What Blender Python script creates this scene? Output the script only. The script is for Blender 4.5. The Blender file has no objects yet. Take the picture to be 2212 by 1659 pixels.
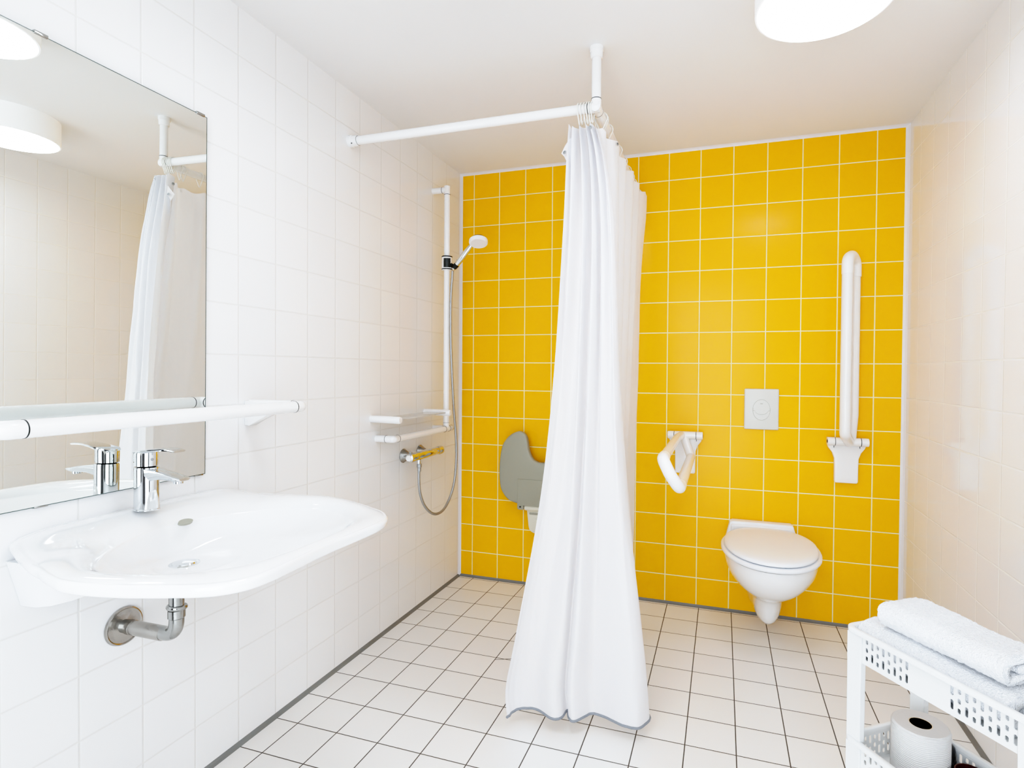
import bpy, bmesh, math, random
from mathutils import Vector, Matrix, noise
random.seed(4)
SC = bpy.context.scene
COL = SC.collection
PI = math.pi
W, H, YF = 2.154, 2.237, -3.35      # room: x 0..W, y 0 (yellow wall) .. YF, z 0..H
T = 0.15                             # tile pitch

# ------------------------------------------------------------------ materials
def newmat(name):
    m = bpy.data.materials.new(name); m.use_nodes = True
    return m, m.node_tree.nodes, m.node_tree.links
def pbr(name, color, rough=.4, metal=0., coat=0., bump=None, spec=None, trans=0., sheen=0., sub=0., vary=0.):
    m, N, L = newmat(name); b = N['Principled BSDF']
    b.inputs['Base Color'].default_value = (*color, 1); b.inputs['Roughness'].default_value = rough
    b.inputs['Metallic'].default_value = metal; b.inputs['Coat Weight'].default_value = coat
    b.inputs['Coat Roughness'].default_value = .05
    if sheen: b.inputs['Sheen Weight'].default_value = sheen
    if sub: b.inputs['Subsurface Weight'].default_value = sub; b.inputs['Subsurface Scale'].default_value = .01
    if trans: b.inputs['Transmission Weight'].default_value = trans
    tc = N.new('ShaderNodeTexCoord')
    if vary:
        nz = N.new('ShaderNodeTexNoise'); nz.inputs['Scale'].default_value = 9; nz.inputs['Detail'].default_value = 3
        L.new(tc.outputs['Object'], nz.inputs['Vector'])
        mx = N.new('ShaderNodeMix'); mx.data_type = 'RGBA'
        mx.inputs[6].default_value = (*[c*(1-vary) for c in color], 1); mx.inputs[7].default_value = (*[min(1, c*(1+vary)) for c in color], 1)
        L.new(nz.outputs['Fac'], mx.inputs[0]); L.new(mx.outputs[2], b.inputs['Base Color'])
    if bump:
        sc, st, dist = bump
        nz = N.new('ShaderNodeTexNoise'); nz.inputs['Scale'].default_value = sc; nz.inputs['Detail'].default_value = 4
        L.new(tc.outputs['Object'], nz.inputs['Vector'])
        bp = N.new('ShaderNodeBump'); bp.inputs['Strength'].default_value = st; bp.inputs['Distance'].default_value = dist
        L.new(nz.outputs['Fac'], bp.inputs['Height']); L.new(bp.outputs['Normal'], b.inputs['Normal'])
    return m
def tiles(name, ax, off, color, grout, gw, rough, var=.012, depth=.0012, spec=.5):
    """square tiles laid on the plane of the axes AX; OFF = one joint's position on each"""
    m, N, L = newmat(name); b = N['Principled BSDF']
    def M(op, a, bb=None, c=None):
        n = N.new('ShaderNodeMath'); n.operation = op
        for i, v in enumerate((a, bb, c)):
            if v is None: continue
            if isinstance(v, (int, float)): n.inputs[i].default_value = v
            else: L.new(v, n.inputs[i])
        return n.outputs[0]
    tc = N.new('ShaderNodeTexCoord'); sp = N.new('ShaderNodeSeparateXYZ'); L.new(tc.outputs['Object'], sp.inputs[0])
    ds, ids = [], []
    for a, o in zip(ax, off):
        u = M('DIVIDE', M('SUBTRACT', sp.outputs[a], o), T)
        f = M('FRACT', u); ids.append(M('FLOOR', u))
        ds.append(M('MULTIPLY', M('MINIMUM', f, M('SUBTRACT', 1., f)), T))
    d = M('MINIMUM', ds[0], ds[1])
    def ss(lo, hi):
        n = N.new('ShaderNodeMapRange'); n.interpolation_type = 'SMOOTHSTEP'
        n.inputs['From Min'].default_value = lo; n.inputs['From Max'].default_value = hi
        L.new(d, n.inputs['Value']); return n.outputs[0]
    mask = ss(gw/2-.0003, gw/2+.0003)
    hgt = ss(gw/2-.0008, gw/2+.0022)
    cb = N.new('ShaderNodeCombineXYZ'); L.new(ids[0], cb.inputs[0]); L.new(ids[1], cb.inputs[1])
    wn = N.new('ShaderNodeTexWhiteNoise'); wn.noise_dimensions = '3D'; L.new(cb.outputs[0], wn.inputs['Vector'])
    tv = N.new('ShaderNodeMix'); tv.data_type = 'RGBA'
    tv.inputs[6].default_value = (*[c*(1-var) for c in color], 1); tv.inputs[7].default_value = (*[min(1, c*(1+var)) for c in color], 1)
    L.new(wn.outputs['Value'], tv.inputs[0])
    mx = N.new('ShaderNodeMix'); mx.data_type = 'RGBA'; mx.inputs[6].default_value = (*grout, 1)
    L.new(mask, mx.inputs[0]); L.new(tv.outputs[2], mx.inputs[7]); L.new(mx.outputs[2], b.inputs['Base Color'])
    r = N.new('ShaderNodeMapRange'); r.inputs['To Min'].default_value = .7; r.inputs['To Max'].default_value = rough
    L.new(mask, r.inputs['Value']); L.new(r.outputs[0], b.inputs['Roughness'])
    b.inputs['Specular IOR Level'].default_value = spec
    nz = N.new('ShaderNodeTexNoise'); nz.inputs['Scale'].default_value = 14; nz.inputs['Detail'].default_value = 1
    L.new(tc.outputs['Object'], nz.inputs['Vector'])
    hh = M('ADD', hgt, M('MULTIPLY', nz.outputs['Fac'], .12))
    bp = N.new('ShaderNodeBump'); bp.inputs['Strength'].default_value = .55; bp.inputs['Distance'].default_value = depth
    L.new(hh, bp.inputs['Height']); L.new(bp.outputs['Normal'], b.inputs['Normal'])
    return m

WHITE_T = (.86, .855, .85); GROUT_W = (.74, .725, .695)
M_back = tiles('yellow_tile', (0, 2), (.081, .1428), (.93, .465, .002), (.86, .80, .52), .0042, .2, spec=.16)
M_left = tiles('white_tile_left', (1, 2), (-.1698, .1428), WHITE_T, GROUT_W, .0033, .12)
M_right = tiles('white_tile_right', (1, 2), (-.155, .1428), WHITE_T, (.86, .84, .79), .0036, .10)
M_front = pbr('dark_unseen_wall', (.10, .10, .105), .7, vary=.1)  # unseen wall kept dark so the chrome reflects dark streaks
M_frame = pbr('dark_added_frame', (.05, .05, .055), .5)  # frame of the made-up doorway round the fill light
M_floor = tiles('floor_tile', (0, 1), (.094, -.175), (.83, .815, .79), (.085, .07, .055), .0034, .38, var=.02, depth=.0008, spec=.4)
M_ceil = pbr('ceiling_paint', (.86, .85, .84), .9, bump=(60, .05, .001))
M_sil_w = pbr('white_silicone', (.80, .79, .81), .45)
M_sil_g = pbr('grey_silicone', (.20, .205, .20), .55, vary=.12)
M_white = pbr('white_nylon', (.88, .87, .86), .22, coat=.3)
M_whiteB = pbr('white_nylon_grip', (.90, .90, .905), .28, coat=.2)
M_cer = pbr('white_ceramic', (.90, .90, .90), .08, coat=.6)
M_seat = pbr('white_toilet_plastic', (.87, .89, .925), .3)
M_black = pbr('black_rubber', (.012, .014, .012), .4, vary=.1)
M_dark = pbr('gap_shade_and_pin', (.05, .05, .05), .6)  # shade of the toilet gaps put into colour; also the hinge pins
M_chrome = pbr('chrome', (.74, .76, .77), .045, metal=1.)
M_chrome2 = pbr('worn_chrome', (.40, .40, .385), .12, metal=1., vary=.12, bump=(60, .12, .001))
M_scuff = pbr('scuffed_chrome', (.42, .40, .37), .22, metal=1., vary=.25, bump=(45, .5, .002))
M_steelgrey = pbr('grey_dull_metal', (.42, .43, .43), .42, metal=.8)
M_greyseat = pbr('grey_seat_plastic', (.335, .325, .255), .42, bump=(300, .06, .0005))
M_cream = pbr('cream_plastic', (.74, .71, .58), .35)
M_slot = pbr('grey_slot', (.38, .37, .30), .5)
M_plate = pbr('flush_plate_plastic', (.68, .68, .64), .33)
M_cart = pbr('white_cart_plastic', (.78, .785, .775), .32)
M_blackgloss = pbr('black_gloss', (.01, .009, .009), .12)
M_maroon = pbr('dark_maroon_plastic', (.05, .008, .008), .2)
M_card = pbr('cardboard', (.88, .66, .42), .9)
M_trace = pbr('dark_mirror_bevel', (.07, .10, .09), .3)
M_hemtrim = pbr('grey_hem_tape', (.24, .25, .27), .8, bump=(400, .4, .001))

def mirror_mat():
    m, N, L = newmat('mirror_glass'); b = N['Principled BSDF']
    b.inputs['Base Color'].default_value = (.90, .925, .90, 1); b.inputs['Metallic'].default_value = 1; b.inputs['Roughness'].default_value = 0
    return m
M_mirror = mirror_mat()
def glass_shelf():
    m, N, L = newmat('clear_acrylic'); b = N['Principled BSDF']
    b.inputs['Base Color'].default_value = (.95, .94, .90, 1); b.inputs['Roughness'].default_value = .12
    b.inputs['Transmission Weight'].default_value = .45; b.inputs['IOR'].default_value = 1.2
    return m
M_acryl = glass_shelf()
def emit(name, col, s):
    m, N, L = newmat(name); b = N['Principled BSDF']
    b.inputs['Base Color'].default_value = (.9, .9, .9, 1)
    b.inputs['Emission Color'].default_value = (*col, 1); b.inputs['Emission Strength'].default_value = s
    return m
M_lamp = emit('lamp_diffuser_glow', (.89, .985, 1.11), 10.2)
M_lampB = emit('lamp_diffuser_glow_bright', (.89, .985, 1.11), 14.5)
M_drum = emit('lamp_drum', (1, .97, .92), .12)
def cloth():
    m, N, L = newmat('white_curtain_fabric'); b = N['Principled BSDF']
    b.inputs['Base Color'].default_value = (.92, .925, .95, 1); b.inputs['Roughness'].default_value = .55
    b.inputs['Sheen Weight'].default_value = .2
    tr = N.new('ShaderNodeBsdfTranslucent'); tr.inputs['Color'].default_value = (.93, .92, .93, 1)
    mx = N.new('ShaderNodeMixShader'); mx.inputs[0].default_value = .33
    out = N['Material Output']
    L.new(b.outputs[0], mx.inputs[1]); L.new(tr.outputs[0], mx.inputs[2]); L.new(mx.outputs[0], out.inputs[0])
    tc = N.new('ShaderNodeTexCoord'); mp = N.new('ShaderNodeMapping'); mp.inputs['Scale'].default_value = (14, 14, 3)
    nz = N.new('ShaderNodeTexNoise'); nz.inputs['Scale'].default_value = 2.2; nz.inputs['Detail'].default_value = 5
    L.new(tc.outputs['Object'], mp.inputs[0]); L.new(mp.outputs[0], nz.inputs['Vector'])
    bp = N.new('ShaderNodeBump'); bp.inputs['Strength'].default_value = .35; bp.inputs['Distance'].default_value = .006
    L.new(nz.outputs['Fac'], bp.inputs['Height']); L.new(bp.outputs['Normal'], b.inputs['Normal']); L.new(bp.outputs['Normal'], tr.inputs['Normal'])
    return m
M_cloth = cloth()
def terry():
    m, N, L = newmat('white_terry_towel'); b = N['Principled BSDF']
    b.inputs['Base Color'].default_value = (.93, .935, .955, 1); b.inputs['Roughness'].default_value = .95
    b.inputs['Sheen Weight'].default_value = .6
    tc = N.new('ShaderNodeTexCoord')
    vo = N.new('ShaderNodeTexVoronoi'); vo.inputs['Scale'].default_value = 420; L.new(tc.outputs['Object'], vo.inputs['Vector'])
    nz = N.new('ShaderNodeTexNoise'); nz.inputs['Scale'].default_value = 130; nz.inputs['Detail'].default_value = 5
    L.new(tc.outputs['Object'], nz.inputs['Vector'])
    ad = N.new('ShaderNodeMath'); ad.operation = 'ADD'; L.new(vo.outputs['Distance'], ad.inputs[0]); L.new(nz.outputs['Fac'], ad.inputs[1])
    bp = N.new('ShaderNodeBump'); bp.inputs['Strength'].default_value = .75; bp.inputs['Distance'].default_value = .0034
    L.new(ad.outputs[0], bp.inputs['Height']); L.new(bp.outputs['Normal'], b.inputs['Normal'])
    return m
M_terry = terry()
def paper():
    m, N, L = newmat('embossed_toilet_paper'); b = N['Principled BSDF']
    b.inputs['Base Color'].default_value = (.72, .70, .68, 1); b.inputs['Roughness'].default_value = .95
    tc = N.new('ShaderNodeTexCoord')
    wv = N.new('ShaderNodeTexWave'); wv.bands_direction = 'Z'; wv.inputs['Scale'].default_value = 85; wv.inputs['Distortion'].default_value = 5
    wv.inputs['Detail'].default_value = 3; wv.inputs['Detail Scale'].default_value = .6
    L.new(tc.outputs['Object'], wv.inputs['Vector'])
    bp = N.new('ShaderNodeBump'); bp.inputs['Strength'].default_value = .6; bp.inputs['Distance'].default_value = .0016
    L.new(wv.outputs['Fac'], bp.inputs['Height']); L.new(bp.outputs['Normal'], b.inputs['Normal'])
    return m
M_paper = paper()
M_paperend = pbr('rolled_paper_end', (.74, .70, .67), .95, bump=(200, .3, .001))

# ------------------------------------------------------------------ mesh helpers (world coordinates)
def link(o): COL.objects.link(o); return o
def setp(o, label=None, cat=None, group=None, kind=None):
    if label: o['label'] = label
    if cat: o['category'] = cat
    if group: o['group'] = group
    if kind: o['kind'] = kind
    return o
def mesh(name, V, F, mat, parent=None, sharp=35, smooth=True, label=None):
    me = bpy.data.meshes.new(name); bm = bmesh.new()
    vs = [bm.verts.new(v) for v in V]
    for f in F:
        try: bm.faces.new([vs[i] for i in f])
        except ValueError: pass
    bmesh.ops.remove_doubles(bm, verts=bm.verts, dist=1e-6)
    bmesh.ops.recalc_face_normals(bm, faces=bm.faces)
    return fin(name, bm, mat, parent, sharp, smooth, label)
def fin(name, bm, mat, parent=None, sharp=35, smooth=True, label=None):
    bm.normal_update()
    for f in bm.faces: f.smooth = smooth
    for e in bm.edges:
        if len(e.link_faces) == 2 and e.calc_face_angle(0) > math.radians(sharp): e.smooth = False
    me = bpy.data.meshes.new(name); bm.to_mesh(me); bm.free()
    me.materials.append(mat)
    o = link(bpy.data.objects.new(name, me))
    if parent: adopt(o, parent)
    if label: o['label'] = label
    return o
def adopt(o, parent):
    o.parent = parent
    o.matrix_parent_inverse = Matrix.Translation(-parent.location) if parent.type == 'EMPTY' else Matrix()
def thing(name, loc, label, cat, group=None):
    o = link(bpy.data.objects.new(name, None)); o.location = loc; o.empty_display_size = .05
    return setp(o, label, cat, group)
def frame(axis):
    z = Vector(axis).normalized(); x = z.orthogonal().normalized(); y = z.cross(x); return x, y, z
def fillet(pts, r, n=8):
    P = [Vector(p) for p in pts]; out = [P[0]]
    for i in range(1, len(P)-1):
        a = (P[i-1]-P[i]); b = (P[i+1]-P[i]); la, lb = a.length, b.length; a.normalize(); b.normalize()
        rr = r[i-1] if isinstance(r, (list, tuple)) else r
        ang = a.angle(b); t = min(rr/math.tan(ang/2), la*.49, lb*.49)
        p0, p1 = P[i]+a*t, P[i]+b*t
        for k in range(n+1):
            s = k/n; out.append((p0*(1-s)**2 + P[i]*2*s*(1-s) + p1*s*s))
    out.append(P[-1]); return out
def smoothpath(pts, n=8):
    P = [Vector(p) for p in pts]; P = [P[0]*2-P[1]] + P + [P[-1]*2-P[-2]]; out = []
    for i in range(1, len(P)-2):
        for k in range(n):
            t = k/n; a, b, c, d = P[i-1:i+3]
            out.append(.5*((2*b)+(-a+c)*t+(2*a-5*b+4*c-d)*t*t+(-a+3*b-3*c+d)*t**3))
    out.append(P[-2]); return out
def tube_data(pts, r, seg=20, caps=True, closed=False, oval=1.):
    P = [Vector(p) for p in pts]; n = len(P); V, F = [], []
    tan = []
    for i in range(n):
        if closed: t = P[(i+1) % n]-P[i-1]
        else: t = P[min(i+1, n-1)]-P[max(i-1, 0)]
        tan.append(t.normalized())
    x = tan[0].orthogonal().normalized()
    if abs(tan[0].z) < .9: x = tan[0].cross(Vector((0, 0, 1))).normalized()
    for i in range(n):
        x = (x - tan[i]*x.dot(tan[i])).normalized(); y = tan[i].cross(x)
        ri = r[i] if isinstance(r, (list, tuple)) else r
        for k in range(seg):
            a = 2*PI*k/seg; V.append(P[i] + x*ri*math.cos(a) + y*ri*oval*math.sin(a))
    m = n if closed else n-1
    for i in range(m):
        for k in range(seg):
            a = i*seg+k; b = i*seg+(k+1) % seg; c = ((i+1) % n)*seg+(k+1) % seg; d = ((i+1) % n)*seg+k
            F.append((a, b, c, d))
    if caps and not closed:
        F.append(tuple(range(seg))[::-1]); F.append(tuple((n-1)*seg+k for k in range(seg)))
    return V, F
def tube(name, pts, r, mat, parent=None, seg=20, caps=True, closed=False, oval=1., label=None, sharp=35):
    V, F = tube_data(pts, r, seg, caps, closed, oval); return mesh(name, V, F, mat, parent, sharp=sharp, label=label)
def join(*parts):
    V, F = [], []
    for v, f in parts:
        o = len(V); V += list(v); F += [tuple(i+o for i in q) for q in f]
    return V, F
def lathe_data(base, axis, prof, seg=32, sx=1., sy=1., xdir=None):
    x, y, z = frame(axis)
    if xdir is not None: x = Vector(xdir).normalized(); y = z.cross(x)
    B = Vector(base); V, F = [], []
    for r, h in prof:
        for k in range(seg):
            a = 2*PI*k/seg; V.append(B + x*r*sx*math.cos(a) + y*r*sy*math.sin(a) + z*h)
    for i in range(len(prof)-1):
        for k in range(seg):
            F.append((i*seg+k, i*seg+(k+1) % seg, (i+1)*seg+(k+1) % seg, (i+1)*seg+k))
    if prof[0][0] > 1e-6: F.append(tuple(range(seg))[::-1])
    if prof[-1][0] > 1e-6: F.append(tuple((len(prof)-1)*seg+k for k in range(seg)))
    return V, F
def lathe(name, base, axis, prof, mat, parent=None, seg=32, sx=1., sy=1., xdir=None, label=None, sharp=35):
    V, F = lathe_data(base, axis, prof, seg, sx, sy, xdir); return mesh(name, V, F, mat, parent, sharp=sharp, label=label)
def box_data(lo, hi):
    x0, y0, z0 = lo; x1, y1, z1 = hi
    V = [(x0, y0, z0), (x1, y0, z0), (x1, y1, z0), (x0, y1, z0), (x0, y0, z1), (x1, y0, z1), (x1, y1, z1), (x0, y1, z1)]
    F = [(0, 3, 2, 1), (4, 5, 6, 7), (0, 1, 5, 4), (1, 2, 6, 5), (2, 3, 7, 6), (3, 0, 4, 7)]
    return V, F
def box(name, lo, hi, mat, parent=None, bev=0., label=None, seg=2):
    V, F = box_data(lo, hi); bm = bmesh.new(); vs = [bm.verts.new(v) for v in V]
    for f in F: bm.faces.new([vs[i] for i in f])
    if bev: bmesh.ops.bevel(bm, geom=bm.edges[:], offset=bev, segments=seg, affect='EDGES', profile=.5)
    return fin(name, bm, mat, parent, 40, bool(bev), label)
def prism(name, poly, O, U, Vv, D, mat, parent=None, bev=0., label=None, seg=2):
    """polygon POLY (u,v) in the plane O,U,Vv pushed along D"""
    O, U, Vv, D = map(Vector, (O, U, Vv, D)); bm = bmesh.new()
    a = [bm.verts.new(O+U*u+Vv*v) for u, v in poly]; b = [bm.verts.new(O+U*u+Vv*v+D) for u, v in poly]
    n = len(poly); f1 = bm.faces.new(a); f2 = bm.faces.new(b[::-1])
    for i in range(n): bm.faces.new((a[(i+1) % n], a[i], b[i], b[(i+1) % n]))
    bmesh.ops.recalc_face_normals(bm, faces=bm.faces)
    if bev:
        es = [e for e in bm.edges if f1 in e.link_faces or f2 in e.link_faces]
        bmesh.ops.bevel(bm, geom=es, offset=bev, segments=seg, affect='EDGES', profile=.5)
    return fin(name, bm, mat, parent, 40, True, label)
def cat2(pts, n=6, closed=False):
    P = [Vector((*p, 0)) for p in pts]
    if closed:
        out = []; m = len(P)
        for i in range(m):
            a, b, c, d = P[i-1], P[i], P[(i+1) % m], P[(i+2) % m]
            for k in range(n):
                t = k/n; q = .5*((2*b)+(-a+c)*t+(2*a-5*b+4*c-d)*t*t+(-a+3*b-3*c+d)*t**3); out.append((q.x, q.y))
        return out
    return [(q.x, q.y) for q in smoothpath(P, n)]
def loft(name, rings, mat, parent=None, cap0=True, cap1=True, sharp=50, label=None, sub=0):
    n = len(rings[0]); V = [v for r in rings for v in r]; F = []
    for i in range(len(rings)-1):
        for k in range(n): F.append((i*n+k, i*n+(k+1) % n, (i+1)*n+(k+1) % n, (i+1)*n+k))
    if cap0: F.append(tuple(range(n))[::-1])
    if cap1: F.append(tuple((len(rings)-1)*n+k for k in range(n)))
    o = mesh(name, V, F, mat, parent, sharp=sharp, label=label)
    return o
def seam(parent, base, axis, r, name='seam_ring', w=.0022):
    return lathe(name, Vector(base)-Vector(axis).normalized()*w/2, axis, [(r*.9, 0), (r+.0005, 0), (r+.0005, w), (r*.9, w)], M_black, parent, label='thin black joint ring')
def copy_tree(o, parent=None):
    c = o.copy(); COL.objects.link(c)
    if parent: c.parent = parent; c.matrix_parent_inverse = o.matrix_parent_inverse.copy()
    for ch in list(o.children): copy_tree(ch, c)
    return c

# ------------------------------------------------------------------ room
def struct(o): o['kind'] = 'structure'; return o
struct(box('floor', (0, YF, -.1), (W, 0, 0), M_floor))
struct(box('ceiling', (0, YF, H), (W, 0, H+.1), M_ceil))
struct(box('wall_back', (-.1, 0, -.1), (W+.1, .1, H+.1), M_back))
struct(box('wall_left', (-.1, YF, -.1), (0, 0, H+.1), M_left))
struct(box('wall_right', (W, YF, -.1), (W+.1, 0, H+.1), M_right))
# the wall behind the camera, with a made-up doorway added to hold the fill light
DX0, DX1, DZ = .55, 1.75, 2.08
V, F = [], []
for lo, hi in (((-.1, YF-.1, -.1), (DX0, YF, H+.1)), ((DX1, YF-.1, -.1), (W+.1, YF, H+.1)), ((DX0, YF-.1, DZ), (DX1, YF, H+.1))):
    v, f = box_data(lo, hi); o_ = len(V); V += v; F += [tuple(i+o_ for i in q) for q in f]
struct(mesh('wall_front', V, F, M_front, smooth=False))
V, F = [], []
for lo, hi in (((DX0-.05, YF-.09, 0), (DX0, YF+.012, DZ+.05)), ((DX1, YF-.09, 0), (DX1+.05, YF+.012, DZ+.05)), ((DX0, YF-.09, DZ), (DX1, YF+.012, DZ+.05))):
    v, f = box_data(lo, hi); o_ = len(V); V += v; F += [tuple(i+o_ for i in q) for q in f]
struct(mesh('trim_7', V, F, M_frame, smooth=False))  # dressing of the added doorway, out of view
def bead(name, a, b, d1, d2, s, mat):
    a, b, d1, d2 = map(Vector, (a, b, d1, d2)); V = []
    prof = [(0, 0), (s, 0), (s*.42, s*.42), (0, s)]
    for p in (a, b):
        for u, v in prof: V.append(p+d1*u+d2*v)
    return struct(mesh(name, V, [(0, 1, 5, 4), (1, 2, 6, 5), (2, 3, 7, 6), (3, 0, 4, 7), (0, 3, 2, 1), (4, 5, 6, 7)], mat, smooth=False))
bead('trim_1', (0, 0, 0), (0, YF, 0), (1, 0, 0), (0, 0, 1), .012, M_sil_g)
bead('trim_2', (0, 0, 0), (W, 0, 0), (0, -1, 0), (0, 0, 1), .012, M_sil_g)
bead('trim_3', (W, 0, 0), (W, YF, 0), (-1, 0, 0), (0, 0, 1), .012, M_sil_g)
bead('trim_4', (0, 0, 0), (0, 0, H), (1, 0, 0), (0, -1, 0), .013, M_sil_w)
bead('trim_5', (W, 0, 0), (W, 0, H), (-1, 0, 0), (0, -1, 0), .015, M_sil_w)
bead('trim_6', (0, 0, H), (W, 0, H), (0, -1, 0), (0, 0, -1), .012, M_sil_w)

# floor drain (partly behind the curtain foot): chrome frame and grate set in the tiles
dr = thing('floor_drain', (.66, -.76, 0), 'square chrome shower drain set in the floor tiles behind the curtain foot', 'drain')
c0 = Vector((.72, -.76, 0))
box('drain_frame', (c0.x-.06, c0.y-.06, .0002), (c0.x+.06, c0.y+.06, .002), M_steelgrey, dr, .0005)
for k in range(6):
    box('drain_slot', (c0.x-.042, c0.y-.044+k*.0165, .0021), (c0.x+.042, c0.y-.038+k*.0165, .0024), M_black, dr)

def joint(name, pts, w=.0034):
    V, F = [], []
    for (ax, ay), (bx, by) in zip(pts, pts[1:]):
        d = Vector((bx-ax, by-ay, 0)).normalized(); n_ = Vector((-d.y, d.x, 0))*w/2; i = len(V)
        for p in (Vector((ax, ay, 0)), Vector((bx, by, 0))):
            for q in (p-n_, p+n_): V.append((q.x, q.y, .0004))
        F.append((i, i+1, i+3, i+2))
    return struct(mesh(name, V, F, M_joint, smooth=False))
M_joint = pbr('dark_floor_joint', (.085, .07, .055), .6)
joint('trim_8', [(.545, -.792), (.603, -.765), (.606, -.725)])

# ------------------------------------------------------------------ ceiling lamps
def lamp(x, y, r, label, glow):
    t = thing('ceiling_lamp', (x, y, H), label, 'ceiling lamp')
    lathe('drum', (x, y, 2.131), (0, 0, 1), [(r-.004, 0), (r+.002, .001), (r+.003, .006), (r+.003, H-2.131)], M_drum, t, 64)
    lathe('diffuser', (x, y, 2.127), (0, 0, 1), [(0.0001, 0), (r-.03, 0), (r-.006, .002), (r-.001, .006)], glow, t, 64, label='glowing round white diffuser')
lamp(1.637, -1.177, .17, 'round white drum ceiling lamp lit above the toilet side of the room', M_lamp)
lamp(.773, -1.789, .17, 'round white drum ceiling lamp seen only in the mirror, nearest the mirror', M_lampB)

# ------------------------------------------------------------------ mirror (leans very slightly)
mr = thing('wall_mirror', (0, -1.94, .853), 'tall rectangular frameless mirror on the white wall above the washbasin', 'mirror')
def mx(y, z): return .0045 - .009*(y+1.64) + .009*(z-.853)
y0, y1, z0, z1 = -1.641, -2.241, .853, 1.853
V = []
for dx in (0, -.004):
    V += [(mx(y, z)+dx, y, z) for y, z in ((y0, z0), (y1, z0), (y1, z1), (y0, z1))]
o = mesh('mirror_pane', V, [(0, 1, 2, 3)], M_mirror, mr, smooth=False)
bw = .0016  # dark front border: the bevel's reflection put into the colour
for y, z in ((y0, z0), (y1, z0), (y1, z1), (y0, z1)): V.append((mx(y, z)+.0003, y, z))
for y, z in ((y0-bw, z0+bw), (y1+bw, z0+bw), (y1+bw, z1-bw), (y0-bw, z1-bw)): V.append((mx(y, z)+.0003, y, z))
mesh('mirror_edge', V, [(4, 7, 6, 5), (0, 4, 5, 1), (1, 5, 6, 2), (2, 6, 7, 3), (3, 7, 4, 0)]+[(8+k, 8+(k+1) % 4, 12+(k+1) % 4, 12+k) for k in range(4)], M_trace, mr, smooth=False, label='thin dark green polished edge, bevel reflection painted on its front')
for y, z in ((-1.663, z1), (-2.05, z1), (-1.663, z0), (-2.05, z0)):
    s = 1 if z > 1 else -1; X = mx(y, z)
    box('mirror_clip', (.0, y-.013, z-(.003 if s > 0 else .002)), (X+.003, y+.013, z+(.004 if s > 0 else .001)), M_chrome2, mr, .0008)

# ------------------------------------------------------------------ washbasin
BY = -1.85
wb = thing('washbasin', (0, BY, .66), 'wide white ceramic accessible washbasin mounted on the left wall under the mirror', 'washbasin')
half = [(0, 0), (0, .10), (0, .20), (.0, .265), (.012, .288), (.045, .304), (.10, .325), (.17, .345), (.25, .356), (.33, .355), (.40, .343), (.465, .320), (.52, .294), (.565, .262), (.594, .222), (.603, .17), (.600, .10), (.596, .04), (.595, 0)]
full = half + [(x, -y) for x, y in half[-2:0:-1]]
def skew(x): return .023 - .067*x
YS = ((0, .974), (.1, .944), (.2, .942), (.3, .983), (.4, .966), (.5, .961), (.56, .986), (.62, .996))
def yscale(x):
    for (a, p), (b, q) in zip(YS, YS[1:]):
        if x <= b: return p+(q-p)*max(0, (x-a)/(b-a))
    return YS[-1][1]
out = cat2(full, 6, True)
out = [(max(x, 0.0), y) for x, y in out]
inner = []
C0 = (.175, 0.)
def sm(a, b, t): t = max(0, min(1, (t-a)/(b-a))); return t*t*(3-2*t)
def ringpts(f, z):
    """rim outline OUT drawn in towards bowl outline by f (0 rim .. 1 bowl bottom)"""
    pts = []
    for x, y in out:
        # bowl outline point in the same direction: an oval round (.345, 0)
        dx, dy = x-.335, y
        a = math.atan2(dy/.357, dx/.30)
        bx = .335 + .215*math.cos(a); by = .285*math.sin(a)
        # deeper ring, drain side
        cx = .215 + .085*math.cos(a); cy = .10*math.sin(a)
        ex = .175 + .024*math.cos(a); ey = .024*math.sin(a)
        if f <= 1: X, Y = x+(bx-x)*f, y+(by-y)*f
        elif f <= 2: g = f-1; X, Y = bx+(cx-bx)*g, by+(cy-by)*g
        else: g = f-2; X, Y = cx+(ex-cx)*g, cy+(ey-cy)*g
        zz = z
        led = sm(.16, .02, X)*sm(.36, .20, abs(Y))*.022
        if z > .76: zz += led
        pts.append((X*1.015, BY+Y*yscale(X)+skew(X)*max(0, 1-max(0, f)*.8), zz))
    return pts
key = [(.55, .745), (.30, .744), (.12, .744), (.055, .7465), (.018, .753), (0, .762), (-.004, .769), (.012, .775), (.06, .780), (.15, .7835), (.28, .786), (.45, .787), (.62, .785), (.76, .7805), (.88, .774), (.96, .768), (1.0, .7645), (1.1, .753), (1.22, .739), (1.38, .723), (1.55, .7115), (1.75, .703), (1.9, .698), (2.0, .6955), (2.3, .6895), (2.6, .686), (3.0, .683)]
prof = [(q.x, q.y) for q in smoothpath([(a, b, 0) for a, b in key], 3)]
prof = [(f, .788-(.787-z)*(.684 if i < 25 else 1)) for i, (f, z) in enumerate(prof)]
rings = [ringpts(f, z) for f, z in prof]
rings = [[(max(x, .0004), y, z) for x, y, z in r] for r in rings]
o = loft('basin', rings, M_cer, wb, cap0=False, cap1=True, sharp=80)
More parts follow.
